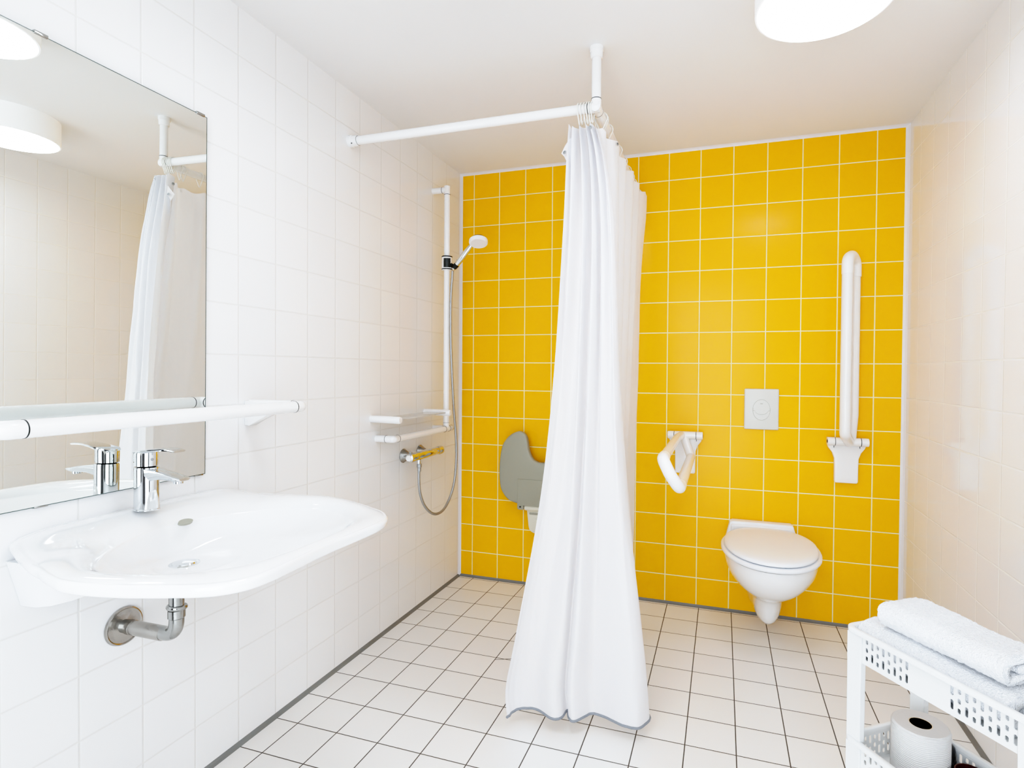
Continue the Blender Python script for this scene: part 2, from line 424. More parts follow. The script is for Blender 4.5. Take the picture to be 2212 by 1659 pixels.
# underside of the bowl and the wall block
ur = []
for f, z in ((.50, .7590), (.75, .754), (.95, .748), (1.1, .7365), (1.25, .720), (1.45, .704), (1.7, .692), (2.0, .683), (2.4, .6765), (2.9, .672)):
    ur.append([(max(p[0], .0004), p[1], z) for p in ringpts(f, .7)])
loft('bowl_underside', ur, M_cer, wb, cap0=False, cap1=True, sharp=80)
ap = []
for z, hx, hy in ((.648, .05, .235), (.652, .075, .255), (.68, .085, .262), (.72, .10, .272), (.752, .12, .280)):
    sh = [(.001, -hy), (hx*.55, -hy*.99), (hx*.85, -hy*.93), (hx, -hy*.80), (hx, 0), (hx, hy*.80), (hx*.85, hy*.93), (hx*.55, hy*.99), (.001, hy)]
    ap.append([(x, BY+.022+y, z) for x, y in sh])
loft('wall_mounting_block', ap, M_cer, wb, sharp=60)
# overflow slot: lens-shaped dark opening in the rear slope of the bowl
ofc = Vector((.139, -1.815, .7725)); nrm = Vector((.42, 0, .9)).normalized(); uu = Vector((0, 1, 0)); vv = uu.cross(nrm).normalized()
poly = [(.019*math.cos(a), (.0085 if math.sin(a) > 0 else .0105)*math.sin(a)) for a in [2*PI*k/24 for k in range(24)]]
prism('overflow_slot', poly, ofc-nrm*.004, uu, vv, nrm*.0058, M_slotd if 'M_slotd' in globals() else M_slot, wb, label='dark overflow opening')
lathe('drain_plug', (.176, BY, .6825), (0, 0, 1), [(.0335, 0), (.0335, .003), (.029, .0045), (.026, .0035), (.024, .0065), (.012, .0085), (.0001, .009)], M_chrome, wb, 36, label='chrome drain plug')

# ------------------------------------------------------------------ basin tap
TX, TY = .074, -1.865
tp = thing('basin_tap', (TX, TY, .81), 'chrome single lever basin tap standing on the rear ledge of the washbasin', 'tap')
lathe('tap_body', (TX, TY, .8105), (0, 0, 1), [(.0325, 0), (.0325, .002), (.0308, .004), (.0298, .045), (.0298, .098), (.0288, .1025), (.024, .1035)], M_chrome, tp, 48, 1.0, .80, (1, 0, 0), sharp=30)
def ell(cx, cy, z, rx, ry, n=40, tilt=0.): return [(cx+rx*math.cos(2*PI*k/n), cy+ry*math.sin(2*PI*k/n), z+tilt*rx*math.cos(2*PI*k/n)) for k in range(n)]
loft('tap_head', [ell(TX-.002, TY, .9155, .0265, .0215), ell(TX-.002, TY, .9165, .0285, .0230), ell(TX-.002, TY, .946, .029, .0232, tilt=.06), ell(TX-.002, TY, .951, .027, .0215, tilt=.1)], M_chrome, tp, sharp=30)
# lever: flat blade
lv = []
for x, z, w, th in ((.046, .9485, .015, .004), (.058, .9515, .0215, .006), (.085, .9545, .0225, .008), (.11, .958, .021, .0065), (.14, .9605, .019, .005), (.160, .9600, .018, .0045), (.174, .9585, .017, .0042), (.181, .957, .015, .0035)):
    lv.append([(x, TY-w, z-th*.35), (x, TY-w*.96, z), (x, TY-w*.6, z+.0008), (x, TY+w*.6, z+.0008), (x, TY+w*.96, z), (x, TY+w, z-th*.35), (x, TY+w*.8, z-th), (x, TY-w*.8, z-th)])
loft('lever', lv, M_chrome, tp, sharp=38)
spt = []
for x, z, w, th in ((.088, .911, .020, .034), (.105, .9095, .019, .026), (.13, .906, .0175, .019), (.16, .901, .0165, .015), (.180, .8965, .016, .012), (.192, .8945, .0155, .009), (.197, .8935, .0145, .006)):
    spt.append([(x, TY-w, z-.001), (x, TY-w*.85, z), (x, TY+w*.85, z), (x, TY+w, z-.001), (x, TY+w*.98, z-th*.5), (x, TY+w*.6, z-th), (x, TY-w*.6, z-th), (x, TY-w*.98, z-th*.5)])
loft('spout', spt, M_chrome, tp, sharp=38)
lathe('aerator', (.176, TY, .8795), (.0, 0, 1), [(.0085, 0), (.0105, .0005), (.0105, .007), (.012, .009)], M_chrome, tp, 28)
lathe('indicator_dot', (TX+.0265, TY-.006, .933), (1, -.3, 0), [(.0035, 0), (.0035, .0012), (.0001, .0016)], M_steelgrey, tp, 16)

# ------------------------------------------------------------------ drain pipe
dp = thing('drain_pipe', (0, -1.87, .52), 'chrome drain pipe with round wall rosette under the washbasin', 'pipe')
lathe('wall_rosette', (.0, -1.87, .518), (1, 0, 0), [(.0455, 0), (.0465, .002), (.045, .0065), (.0425, .0075), (.040, .0055), (.020, .0045), (.0165, .006)], M_scuff, dp, 48)
tube('pipe', fillet([(.002, -1.87, .518), (.176, -1.87, .521), (.176, -1.87, .6705)], .038, 12), .0162, M_chrome2, dp, 28)
lathe('collar', (.022, -1.87, .518), (1, 0, 0.01), [(.0163, 0), (.0178, .001), (.0178, .014), (.0172, .0145), (.0172, .110), (.0166, .112)], M_scuff, dp, 32)
lathe('union_ring', (.176, -1.87, .5835), (.06, .1, 1), [(.017, 0), (.0205, .001), (.0225, .004), (.0225, .007), (.0205, .010), (.017, .011)], M_chrome2, dp, 36)
lathe('sleeve', (.176, -1.87, .563), (0, 0, 1), [(.0166, 0), (.0185, .002), (.0185, .020), (.0166, .021)], M_chrome2, dp, 32)

# ------------------------------------------------------------------ grab rail in front of the mirror
R1 = .0170
gr = thing('wall_grab_rail', (0, -1.85, 1.04), 'long white horizontal grab rail crossing in front of the mirror above the washbasin', 'grab rail')
ra, rb, rz, rx = -1.513, -2.189, 1.040, .200
tube('rail', [(rx, ra, rz), (rx, rb, rz)], R1, M_white, gr, 28)
for yy, s in ((ra, 1), (rb, -1)):
    tube('elbow', fillet([(rx, yy, rz), (rx, yy+s*.030, rz), (rx-.030, yy+s*.030, rz)], .012, 6), R1, M_white, gr, 28)
    yc = yy+s*.030 if s > 0 else yy-.030
    tube('arm', [(rx-.030, yc, rz), (.012, yc, rz)], R1*.97, M_white, gr, 28)
    seam(gr, (rx, yy, rz), (0, 1, 0), R1); seam(gr, (rx-.030, yc, rz), (1, 0, 0), R1)
    prism('wall_bracket', [(0, -.062), (.018, -.064), (.055, -.045), (.115, -.018), (.115, .006), (.0, .013)], (.0, yc-.016, rz), (1, 0, 0), (0, 0, 1), (0, .032, 0), M_white, gr, .003)

# ------------------------------------------------------------------ shower curtain rail
cr = thing('curtain_rail', (.978, -.984, H), 'white tubular shower curtain rail in an L hung from the ceiling post', 'curtain rail')
RZ, JX, JY, RR = 2.037, .978, -.984, .0168
tube('cross_rod', [(.03, JY, RZ+.003), (JX-.028, JY, RZ)], RR, M_white, cr, 28)
tube('long_rod', [(JX, JY+.034, RZ), (JX, -.03, RZ)], RR, M_white, cr, 28)
tube('ceiling_post', [(JX, JY, RZ+.028), (JX, JY, H-.03)], RR*.95, M_white, cr, 28)
for nm, b, ax in (('ceiling_flange', (JX, JY, H), (0, 0, -1)), ('wall_flange', (0, JY, RZ+.003), (1, 0, 0)), ('wall_flange', (JX, 0, RZ), (0, -1, 0))):
    lathe(nm, b, ax, [(.0235, 0), (.0235, .014), (.0215, .016), (.0205, .036), (.0175, .038)], M_white, cr, 36)
lathe('set_screw', (.022, JY-.0195, RZ-.012), (0, -1, -.6), [(.0022, 0), (.0022, .003), (.0001, .003)], M_black, cr, 12)
V, F = join(tube_data([(JX-.028, JY, RZ), (JX+.012, JY, RZ)], RR+.0004, 28), tube_data([(JX, JY-.014, RZ), (JX, JY+.034, RZ)], RR+.0002, 28), tube_data([(JX, JY, RZ-.004), (JX, JY, RZ+.028)], RR+.0001, 28), lathe_data((JX, JY, RZ-.0174), (0, 0, 1), [(.0001, 0), (.010, .0028), (.0155, .008), (.0174, .0172), (.0155, .026), (.010, .032), (.0001, .0348)], 28))
mesh('corner_joint', V, F, M_white, cr)
seam(cr, (JX, JY, RZ+.028), (0, 0, 1), RR); seam(cr, (JX-.028, JY, RZ), (1, 0, 0), RR); seam(cr, (JX, JY+.034, RZ), (0, 1, 0), RR)
seam(cr, (.038, JY, RZ+.003), (1, 0, 0), .0174, w=.001)

# rings: one per eyelet
def make_ring(pos, ang, label, group):
    t = thing('curtain_ring', pos, label, 'curtain ring', group)
    P = []
    for k in range(28):   # rounded pear in local u (across the rod), z
        a = 2*PI*k/28; rr = .0225
        z = math.sin(a)*rr; u = math.cos(a)*rr
        if z < 0: z *= 1+1.1*abs(math.sin(a))**2; u *= 1-.45*abs(math.sin(a))**2
        P.append(Vector((pos[0]+u*math.cos(ang), pos[1]+u*math.sin(ang), pos[2]+z-.002)))
    tube('ring_wire', P, .0020, M_cream2, t, 8, closed=True)
    return t
M_cream2 = pbr('off_white_plastic', (.82, .80, .74), .35)
RG1, RG2 = 'curtain rings bunched on the cross rod', 'curtain rings on the long rod'
RL1, RL2 = 'small off white curtain ring bunched on the cross rod beside the corner joint', 'small off white curtain ring on the long rod running to the yellow wall'
r0 = make_ring((.920, JY, RZ), PI/2-.12, RL1, RG1)
for i, x in enumerate((.930, .941, .950, .958, .966)):
    c = copy_tree(r0); c.location = (x, JY, RZ)
r1 = make_ring((JX, -.905, RZ), .2, RL2, RG2)
for y in (-.886, -.80, -.60, -.47, -.36, -.27, -.19):
    c = copy_tree(r1); c.location = (JX, y, RZ); c.rotation_euler = (0, 0, random.uniform(-.25, .15))

# ------------------------------------------------------------------ shower curtain
cu = thing('shower_curtain', (.97, -1.05, .045), 'long white fabric shower curtain gathered at the corner of the rail', 'curtain')
bot = [(.750, -1.19), (.757, -1.158), (.782, -1.128), (.828, -1.119), (.884, -1.147), (.914, -1.139), (.922, -1.088), (.940, -1.131), (.963, -1.138), (1.0, -1.084), (1.036, -1.084), (1.115, -1.112), (1.157, -1.107), (1.183, -1.060)]
base_y = -1.115
fy = [p[1]-base_y for p in bot]; fx = [(p[0]-.750)/(.433) for p in bot]
topf = [-.030, .010, -.028, .012, .020, -.030, .012, .018, -.032, .014, -.030, .012, -.020, .012]
topx = [0, .10, .12, .30, .36, .40, .55, .60, .64, .78, .80, .92, .96, 1.0]
levels = [  # z, left x, right x, base y, share of bottom fold pattern
    (1.974, .896, .985, -.998, 0.0), (1.85, .893, 1.018, -1.010, .10), (1.60, .893, 1.050, -1.035, .30), (1.15, .878, 1.072, -1.066, .55),
    (.85, .857, 1.092, -1.085, .72), (.60, .826, 1.121, -1.10, .85), (.30, .775, 1.160, -1.115, .97), (.14, .745, 1.176, -1.115, 1.0), (.045, .750, 1.183, -1.115, 1.0)]
backtop = [(1.006, -.950), (.984, -.915), (1.020, -.872), (1.024, -.80), (.985, -.76), (1.030, -.68), (.985, -.60), (1.036, -.52), (.985, -.45), (1.040, -.385), (.99, -.325), (1.046, -.27), (1.05, -.205)]
backbot = [(1.172, -1.02), (1.13, -.99), (1.105, -.945), (1.05, -.91), (1.075, -.86), (1.02, -.80), (1.045, -.74), (1.0, -.69), (1.03, -.63), (.995, -.57), (1.025, -.50), (1.0, -.42), (1.015, -.34)]
rows_ctl = []
for z, xl, xr, by, s in levels:
    row = []
    for k in range(14):
        f = topx[k]*(1-s)+fx[k]*s
        y = by + topf[k]*(1-s)*(1.15) + fy[k]*s
        row.append(Vector((xl+(xr-xl)*f, y, z)))
    g = (1.974-z)/(1.974-.045); g = g**1.3
    for (a, b), (c, d) in zip(backtop, backbot):
        row.append(Vector((a+(c-a)*g, b+(d-b)*g, z)))
    # far edge follows the photograph: nearly upright below the hem
    rows_ctl.append(row)
far = {1.974: 1.050, 1.85: 1.046, 1.60: 1.028, 1.15: 1.024, .85: 1.018, .60: 1.018, .30: 1.02, .14: 1.02, .045: 1.02}
for row in rows_ctl:
    z = round(row[0].z, 3); row[-1].x = far[z]; row[-2].x = far[z]-.008
nC = len(rows_ctl[0])
# spline down each control column, then along each row
cols = [smoothpath([r[k] for r in rows_ctl], 10) for k in range(nC)]
NR = len(cols[0]); grid = []
for i in range(NR):
    row = smoothpath([cols[k][i] for k in range(nC)], 7)
    out2 = []
    for j, p in enumerate(row):
        s = j/(len(row)-1); zt = (1.974-p.z)/1.93
        w = .005*noise.noise(Vector((j*.13, p.z*2.2, 3.)))+.0022*noise.noise(Vector((j*.45, p.z*7., 9.)))
        # scalloped top hem between the rings
        dz = 0
        if zt < .12: dz = (-.010*abs(math.sin(j*.30)) )*(1-zt/.12)
        out2.append(Vector((p.x+w*.6, p.y-w, p.z+dz)))
    grid.append(out2)
NCc = len(grid[0])
V = [v for r in grid for v in r]
F = [(i*NCc+j, i*NCc+j+1, (i+1)*NCc+j+1, (i+1)*NCc+j) for i in range(NR-1) for j in range(NCc-1)]
cs = mesh('curtain_cloth', V, F, M_cloth, cu, sharp=180)
tube('hem_tape', [p+Vector((0, 0, -.0015)) for p in grid[-1]], .0042, M_hemtrim, cu, 8, label='grey stitched tape along the lower hem')
# header band (doubled cloth) just outside the cloth
# loose corner that has come off its ring, with its eyelet
Vw = [(.906, -1.018, 1.935), (.899, -1.030, 1.925), (.884, -1.030, 1.905), (.868, -1.022, 1.882), (.878, -1.020, 1.872), (.886, -1.024, 1.855), (.893, -1.020, 1.80), (.900, -1.012, 1.79), (.905, -1.015, 1.87), (.893, -1.036, 1.884)]
mesh('loose_corner', Vw, [(0, 1, 9, 8), (1, 2, 9), (2, 3, 4, 9), (4, 5, 9), (5, 6, 8, 9), (6, 7, 8)], M_cloth, cu, sharp=50)
def eyelet(c, n):
    lathe('eyelet', c, n, [(.0032, 0), (.0056, 0), (.0062, .0008), (.0056, .0018), (.0032, .0018), (.0032, 0)], M_steelgrey, cu, 20, label='small metal eyelet')
eyelet((.8835, -1.036, 1.879), (-.3, -1, .1))
eyelet((.969, -1.032, 1.953), (.3, -1, 0))
eyelet((1.028, -.86, 1.957), (1, -.3, 0))
eyelet((.900, -1.002, 1.935), (-1, -.3, 0))

# ------------------------------------------------------------------ shower rail (riser + bar)
sr = thing('shower_rail', (.08, -.32, .86), 'white vertical shower riser joined to a short horizontal bar in the left corner', 'shower rail')
QX, QY = .080, -.318
tube('riser_pole', [(QX, QY, .905), (QX, QY, 2.024)], .0150, M_white, sr, 28)
V, F = join(tube_data([(QX, QY, 2.024), (QX, QY, 2.066)], .0154, 28), tube_data([(QX, QY, 2.048), (QX-.026, QY, 2.048)], .0152, 28))
mesh('top_joint', V, F, M_white, sr)
tube('wall_stub', [(QX-.026, QY, 2.048), (0, QY, 2.048)], .0150, M_white, sr, 28)
seam(sr, (QX, QY, 2.024), (0, 0, 1), .0152); seam(sr, (QX-.026, QY, 2.048), (1, 0, 0), .0152)
BZ = .858; BXx = .082
tube('horizontal_bar', [(BXx, -.768, BZ), (BXx, -.300, BZ)], .0148, M_white, sr, 28)
tube('bar_end', [(BXx, -.300, BZ), (BXx, -.262, BZ), (BXx, -.256, BZ)], [.0150, .0150, .012], M_white, sr, 28)
tube('corner_elbow', fillet([(BXx, -.768, BZ), (BXx, -.800, BZ), (BXx-.034, -.800, BZ)], .008, 5), .0152, M_white, sr, 28)
tube('wall_stub', [(BXx-.034, -.800, BZ), (0, -.800, BZ)], .0150, M_white, sr, 28)
tube('wall_stub', [(BXx-.006, -.300, BZ), (0, -.300, BZ)], .0140, M_white, sr, 28)
tube('lower_sleeve', [(QX, QY, BZ), (QX, QY, .905)], .0158, M_white, sr, 28)
for b, a in (((BXx, -.768, BZ), (0, 1, 0)), ((BXx-.034, -.800, BZ), (1, 0, 0)), ((BXx, -.300, BZ), (0, 1, 0)), ((BXx, -.345, BZ), (0, 1, 0)), ((QX, QY, .888), (0, 0, 1))):
    seam(sr, b, a, .0156, w=.0013)
# slider clamp with hand shower cradle
sl = lathe('slider', (QX, QY, 1.648), (0, 0, 1), [(.0155, 0), (.0250, 0), (.0262, .002), (.0262, .068), (.0250, .070), (.0155, .070)], M_white, sr, 36)
for z in (1.650, 1.712):
    lathe('band', (QX, QY, z), (0, 0, 1), [(.0260, 0), (.0270, .001), (.0270, .005), (.0260, .006)], M_black, sl, 36)
Vb, Fb = [], []
cang = math.atan2(-2.54, 1.31)      # faces the room
for i in range(9):
    a = cang-.62+1.24*i/8
    for r in (.0263, .0290):
        for z in (1.660, 1.7045): Vb.append((QX+r*math.cos(a), QY+r*math.sin(a), z))
for i in range(8):
    b0 = i*4; b1 = b0+4
    Fb += [(b0+2, b0+3, b1+3, b1+2), (b0, b1, b1+1, b0+1), (b0+1, b1+1, b1+3, b0+3), (b0, b0+2, b1+2, b1)]
Fb += [(0, 1, 3, 2), (32, 34, 35, 33)]
mesh('lock_button', Vb, Fb, M_black, sl, label='black square lock button')
hp = Vector((.128, -.322, 1.665)); hd = Vector((.085, -.006, .092)).normalized()
tube('cradle', [(QX+.018, QY, 1.676), (.112, -.32, 1.668)], .011, M_black, sl, 20)
lathe('cradle_cup', hp-hd*.012, hd, [(.010, 0), (.0115, .001), (.0145, .022), (.0125, .024)], M_black, sl, 24)

# ------------------------------------------------------------------ hand shower
hs = thing('hand_shower', tuple(hp), 'chrome hand shower with round white spray face held on the riser', 'hand shower')
pth = [hp-hd*.018, hp, hp+hd*.012, hp+hd*.03, hp+hd*.06, hp+hd*.09, hp+hd*.115, hp+hd*.13]
tube('handle', pth, [.0090, .0105, .0125, .0140, .0150, .0140, .0120, .0100], M_chrome, hs, 24)
fn = Vector((.16, -.33, -.93)).normalized(); hc = Vector((.258, -.335, 1.776))
lathe('shower_head', hc, -fn, [(.0445, -.004), (.0445, .003), (.042, .010), (.034, .019), (.018, .025), (.0001, .027)], M_chrome2, hs, 40)
lathe('spray_face', hc, fn, [(.0455, -.006), (.0462, .003), (.0445, .009), (.0385, .012), (.0375, .011), (.0001, .011)], M_seat, hs, 40, label='white plastic spray face')
# hose
def hosepath():
    p = [(.076, -.575, .715), (.076, -.578, .66), (.078, -.572, .59), (.082, -.541, .525), (.088, -.49, .478), (.094, -.435, .458), (.10, -.372, .470), (.104, -.31, .525), (.106, -.272, .60), (.106, -.256, .70), (.106, -.262, .82), (.106, -.285, .95), (.106, -.304, 1.10), (.104, -.318, 1.28), (.104, -.322, 1.45), (.106, -.320, 1.55), (.112, -.322, 1.61)]
    return smoothpath(p, 14) 
hpth = hosepath()+[hp-hd*.022]
hz = thing('shower_hose', (.076, -.575, .71), 'grey metal shower hose looping from the mixer valve up to the hand shower', 'hose')
n = len(hpth); fine = []
for i in range(n-1):
    a, b = Vector(hpth[i]), Vector(hpth[i+1]); m_ = max(1, int((b-a).length/.004))
    fine += [a.lerp(b, k/m_) for k in range(m_)]
tube('hose', fine, [.0064+.0004*(1 if i % 2 else -1) for i in range(len(fine))], M_steelgrey, hz, 12, sharp=180)
lathe('hose_nut', (.076, -.575, .685), (0, 0, 1), [(.0075, 0), (.009, .002), (.009, .018), (.0115, .020), (.0115, .034), (.009, .036)], M_steelgrey, hz, 16)

# ------------------------------------------------------------------ shelf above the bar
sf = thing('shower_shelf', (0, -.61, .945), 'narrow acrylic shelf between two white stubs above the horizontal bar', 'shelf')
for y in (-.838, -.392):
    tube('support_stub', [(0, y, .945), (.136, y, .943), (.141, y, .943)], [.0150, .0150, .0125], M_white, sf, 28)
box('shelf_plate', (.020, -.826, .9415), (.122, -.404, .9475), M_acryl, sf, .001)

# ------------------------------------------------------------------ shower mixer valve
sv = thing('shower_valve', (0, -.5, .755), 'chrome thermostatic shower valve bar on the left wall below the shelf', 'valve')
VX = .066; VZ = .755
for y in (-.588, -.438):
    lathe('wall_rosette', (0, y, VZ), (1, 0, 0), [(.0325, 0), (.0325, .003), (.030, .006), (.017, .028), (.0145, .030), (.0145, .040)], M_chrome2, sv, 36)
    tube('union', [(.028, y, VZ), (VX, y, VZ)], .0125, M_chrome, sv, 20)
lathe('valve_body', (VX, -.600, VZ), (0, 1, 0), [(.0195, 0), (.0205, .002), (.0205, .212), (.0195, .214)], M_chrome, sv, 32)
lathe('temperature_knob', (VX, -.600, VZ), (0, -1, 0), [(.0205, 0), (.0215, .001), (.0215, .035), (.019, .044), (.012, .049), (.0001, .050)], M_chrome, sv, 32)
lathe('flow_knob', (VX, -.386, VZ), (0, 1, 0), [(.0205, 0), (.0212, .001), (.0212, .036), (.0195, .041), (.0001, .043)], M_chrome, sv, 32)
lathe('knob_tip', (VX, -.649, VZ), (0, -1, 0), [(.014, 0), (.012, .005), (.0001, .007)], M_white, sv, 24, label='white end cap')
lathe('outlet', (VX+.008, -.575, .720), (0, 0, 1), [(.009, 0), (.009, .02)], M_chrome, sv, 20)
box('stop_button', (VX-.006, -.640, VZ+.020), (VX+.006, -.628, VZ+.026), M_steelgrey, sv, .001)

# ------------------------------------------------------------------ folded shower seat
ss_ = thing('shower_bench', (.508, 0, .45), 'olive grey horseshoe shaped shower seat folded up against the yellow wall', 'shower seat')
hl = [(.508, .675), (.484, .678), (.459, .695), (.440, .735), (.430, .795), (.414, .822), (.387, .833), (.353, .823), (.322, .800), (.293, .758), (.279, .696), (.274, .618), (.280, .542), (.297, .502), (.329, .469), (.371, .455)]
pl = cat2(hl, 5)
pl += [(2*.508-x, z) for x, z in pl[::-1][0:-1]]
prism('seat_panel', pl, (0, -.058, 0), (1, 0, 0), (0, 0, 1), (0, -.034, 0), M_greyseat, ss_, .010, seg=4)
tg = [(.379, .585), (.379, .432), (.384, .424), (.410, .424), (.414, .430), (.414, .446), (.602, .446), (.602, .430), (.606, .424), (.632, .424), (.637, .432), (.637, .585)]
prism('hinge_tongue', tg, (0, -.060, 0), (1, 0, 0), (0, 0, 1), (0, -.036, 0), M_greyseat, ss_, .004)
for x in (.397, .619): lathe('pivot_hole', (x, -.0965, .440), (0, -1, 0), [(.0045, 0), (.0045, .0006), (.0001, .0006)], M_black, ss_, 16)
bk = [(.416, .436), (.417, .420), (.427, .330), (.431, .314), (.441, .302), (.458, .294), (.485, .289), (.531, .289), (.558, .294), (.575, .302), (.585, .314), (.589, .330), (.599, .420), (.600, .436)]
prism('wall_bracket', bk, (0, 0, 0), (1, 0, 0), (0, 0, 1), (0, -.052, 0), M_cream, ss_, .005, label='cream wall bracket')
tube('hinge_barrel', [(.416, -.070, .434), (.600, -.070, .434)], .016, M_cream, ss_, 24)
prism('slot', [(.432, .398), (.434, .404), (.582, .404), (.584, .398), (.582, .392), (.434, .392)], (0, -.0525, 0), (1, 0, 0), (0, 0, 1), (0, -.0006, 0), M_slot, ss_)
prism('printed_symbol', [(.4845, .378), (.4865, .378), (.487, .372), (.491, .366), (.4925, .360), (.490, .356), (.481, .356), (.4785, .360), (.480, .366), (.484, .372)], (0, -.0525, 0), (1, 0, 0), (0, 0, 1), (0, -.0006, 0), M_black, ss_, label='tiny black printed pictogram')
box('printed_line', (.477, -.0531, .382), (.494, -.0525, .3832), M_slot, ss_); box('printed_line', (.466, -.0531, .3715), (.476, -.0525, .3725), M_slot, ss_)

# ------------------------------------------------------------------ hinged support rails by the toilet
def support(cx, side, folded, label):
    t = thing('hinged_support_rail', (cx, 0, .845), label, 'grab rail', 'hinged support rails either side of the toilet')
    HY, HZ = -.050, .845
    pol = [(-.079, .015), (-.079, -.014), (-.074, -.030), (-.058, -.052), (-.049, -.078), (-.048, -.110), (-.0475, -.182), (-.042, -.188), (.042, -.188), (.0475, -.182), (.048, -.110), (.049, -.078), (.058, -.052), (.074, -.030), (.079, -.014), (.079, .015)]
    prism('wall_plate', pol, (cx, 0, HZ), (1, 0, 0), (0, 0, 1), (0, -.030, 0), M_white, t, .006, seg=3)
    for s in (-1, 1):
        tube('hinge_knuckle', [(cx+s*.082, HY, HZ), (cx+s*.0805, HY, HZ), (cx+s*.052, HY, HZ)], [.0165, .0185, .0185], M_white, t, 28)
        seam(t, (cx+s*.0515, HY, HZ), (1, 0, 0), .0182)
        lathe('hinge_pin', (cx+s*.082, HY, HZ), (s, 0, 0), [(.008, 0), (.008, .0012), (.0001, .0012)], M_dark, t, 20)
        box('plate_gap', (cx+s*.052-.0012, -.0312, HZ-.030), (cx+s*.052+.0012, -.0300, HZ-.016), M_black, t)
    tube('hinge_barrel', [(cx-.050, HY, HZ), (cx+.050, HY, HZ)], .0180, M_white, t, 28)
    # arm in local (a along, b below): turned up or out
    def P(dx, a, b):
        x = cx+side*dx
        return Vector((x, HY-b*1.0, HZ+a)) if folded else Vector((x, HY-a, HZ-b))
    Lr = .815; r = .0185
    up, lo = -.028, .030
    if folded: up, lo = -.020, .030; r = .0205
    upper = [P(up*.55, .0, .0), P(up, .12, .0), P(up, Lr-.07, 0)]
    tube('upper_arm', fillet(upper, .05, 6), r*1.0, M_white, t, 24)
    low = [P(up*.2, .0, .006), P(lo, .042, .098), P(lo, Lr-.07, .100)]
    tube('lower_arm', fillet(low, .025, 8), r*1.08, M_white, t, 24)
    grip = [P(up, Lr-.085, 0), P(up, Lr-.02, 0), P((up+lo)/2, Lr-.0, .052), P(lo, Lr-.02, .100), P(lo, Lr-.085, .100)]
    tube('end_grip', fillet(grip, .04, 8), r*1.14, M_whiteB, t, 28, label='smooth brighter white end grip')
    if folded:
        lathe('hinge_stop', P(lo*.2, .016, .024), (0, -1, 0), [(.012, 0), (.012, .016), (.010, .018)], M_white, t, 20)
    return t
support(1.2235, 1, False, 'white hinged support rail folded down to the left of the toilet')
support(1.923, -1, True, 'white hinged support rail folded upright against the yellow wall right of the toilet')

# ------------------------------------------------------------------ flush plate
fp = thing('flush_plate', (1.567, 0, .977), 'off white rectangular flush plate with oval button on the yellow wall', 'flush plate')
box('plate', (1.4915, -.012, .882), (1.6425, 0, 1.0735), M_plate, fp, .005, seg=3)
ov = lambda s, n=48: [(s*.0375*math.cos(2*PI*k/n), s*.0475*math.sin(2*PI*k/n)) for k in range(n)]
prism('button_gap', ov(1.03), (1.567, -.0120, .975), (1, 0, 0), (0, 0, 1), (0, -.0003, 0), M_slot, fp)
big, small = [], []
curve = [(.0375*math.cos(a)*1, -.006-.0*a) for a in (0,)]
def split(x): return -.004 if abs(x) > .028 else -.004-.018*math.sqrt(max(0, 1-(x/.028)**2))
xs = [-.0365+.073*k/40 for k in range(41)]
eh = lambda x: .0475*math.sqrt(max(0, 1-(x/.0375)**2))
big = [(x, split(x)+.0006) for x in xs] + [(x, eh(x)) for x in xs[::-1]]
small = [(x, split(x)-.0006) for x in xs if -eh(x) < split(x)] ; small += [(x, -eh(x)) for x in xs[::-1] if -eh(x) < split(x)]
prism('large_button', big, (1.567, -.0122, .975), (1, 0, 0), (0, 0, 1), (0, -.0022, 0), M_plate, fp)
prism('small_button', small, (1.567, -.0122, .975), (1, 0, 0), (0, 0, 1), (0, -.0026, 0), M_plate, fp)
prism('printed_mark', [(-.0065, .0015), (.0065, .0015), (.0045, -.0012), (-.0045, -.0012)], (1.567, -.0146, 1.0035), (1, 0, 0), (0, 0, 1), (0, -.0003, 0), M_slot, fp)

# ------------------------------------------------------------------ toilet
TC = 1.590
tl = thing('toilet', (TC, 0, .40), 'white wall hung toilet with closed lid on the yellow wall', 'toilet')
def dring(z, w, f, wb, n=48, ymid=None, cx=TC):
    ym = f*.5 if ymid is None else ymid; pts = []
    for k in range(n+1):
        a = PI*k/n; c, s = math.cos(a), math.sin(a)
        pts.append((cx - w*math.copysign(abs(c)**.92, c), ym + (f-ym)*abs(s)**.92, z))
    pts += [(cx+w*.5+wb*.5, ym*.5, z), (cx+wb, ym*.08, z), (cx+wb, 0, z), (cx, 0, z), (cx-wb, 0, z), (cx-wb, ym*.08, z), (cx-w*.5-wb*.5, ym*.5, z)]
    return pts
br = [(.390, .170, -.545, .155), (.388, .180, -.556, .160), (.365, .181, -.557, .160), (.335, .175, -.545, .158), (.30, .160, -.518, .150), (.265, .138, -.478, .140), (.235, .112, -.428, .125), (.212, .088, -.378, .11), (.195, .073, -.340, .095), (.175, .066, -.315, .085), (.14, .062, -.298, .08), (.105, .056, -.284, .075), (.08, .047, -.268, .068), (.065, .034, -.248, .055), (.058, .016, -.222, .03)]
loft('bowl', [dring(*b) for b in br], M_cer, tl, sharp=70)
def oval(z, w, f, bk, s=1., n=64, dz=None):
    ym = bk+(f-bk)*.44; pts = []
    for k in range(n):
        a = 2*PI*k/n; c, sn = math.cos(a), math.sin(a)
        ry = (ym-f) if sn < 0 else (bk-ym)
        e = .88 if sn > 0 else .94
        pts.append((TC + w*s*math.copysign(abs(c)**e, c), ym + s*ry*math.copysign(abs(sn)**e, sn), z))
    return pts
loft('seat_gap_shade', [oval(.389, .176, -.556, -.03), oval(.396, .176, -.556, -.03)], M_dark, tl)  # dark filler: shade between bowl and seat put into colour
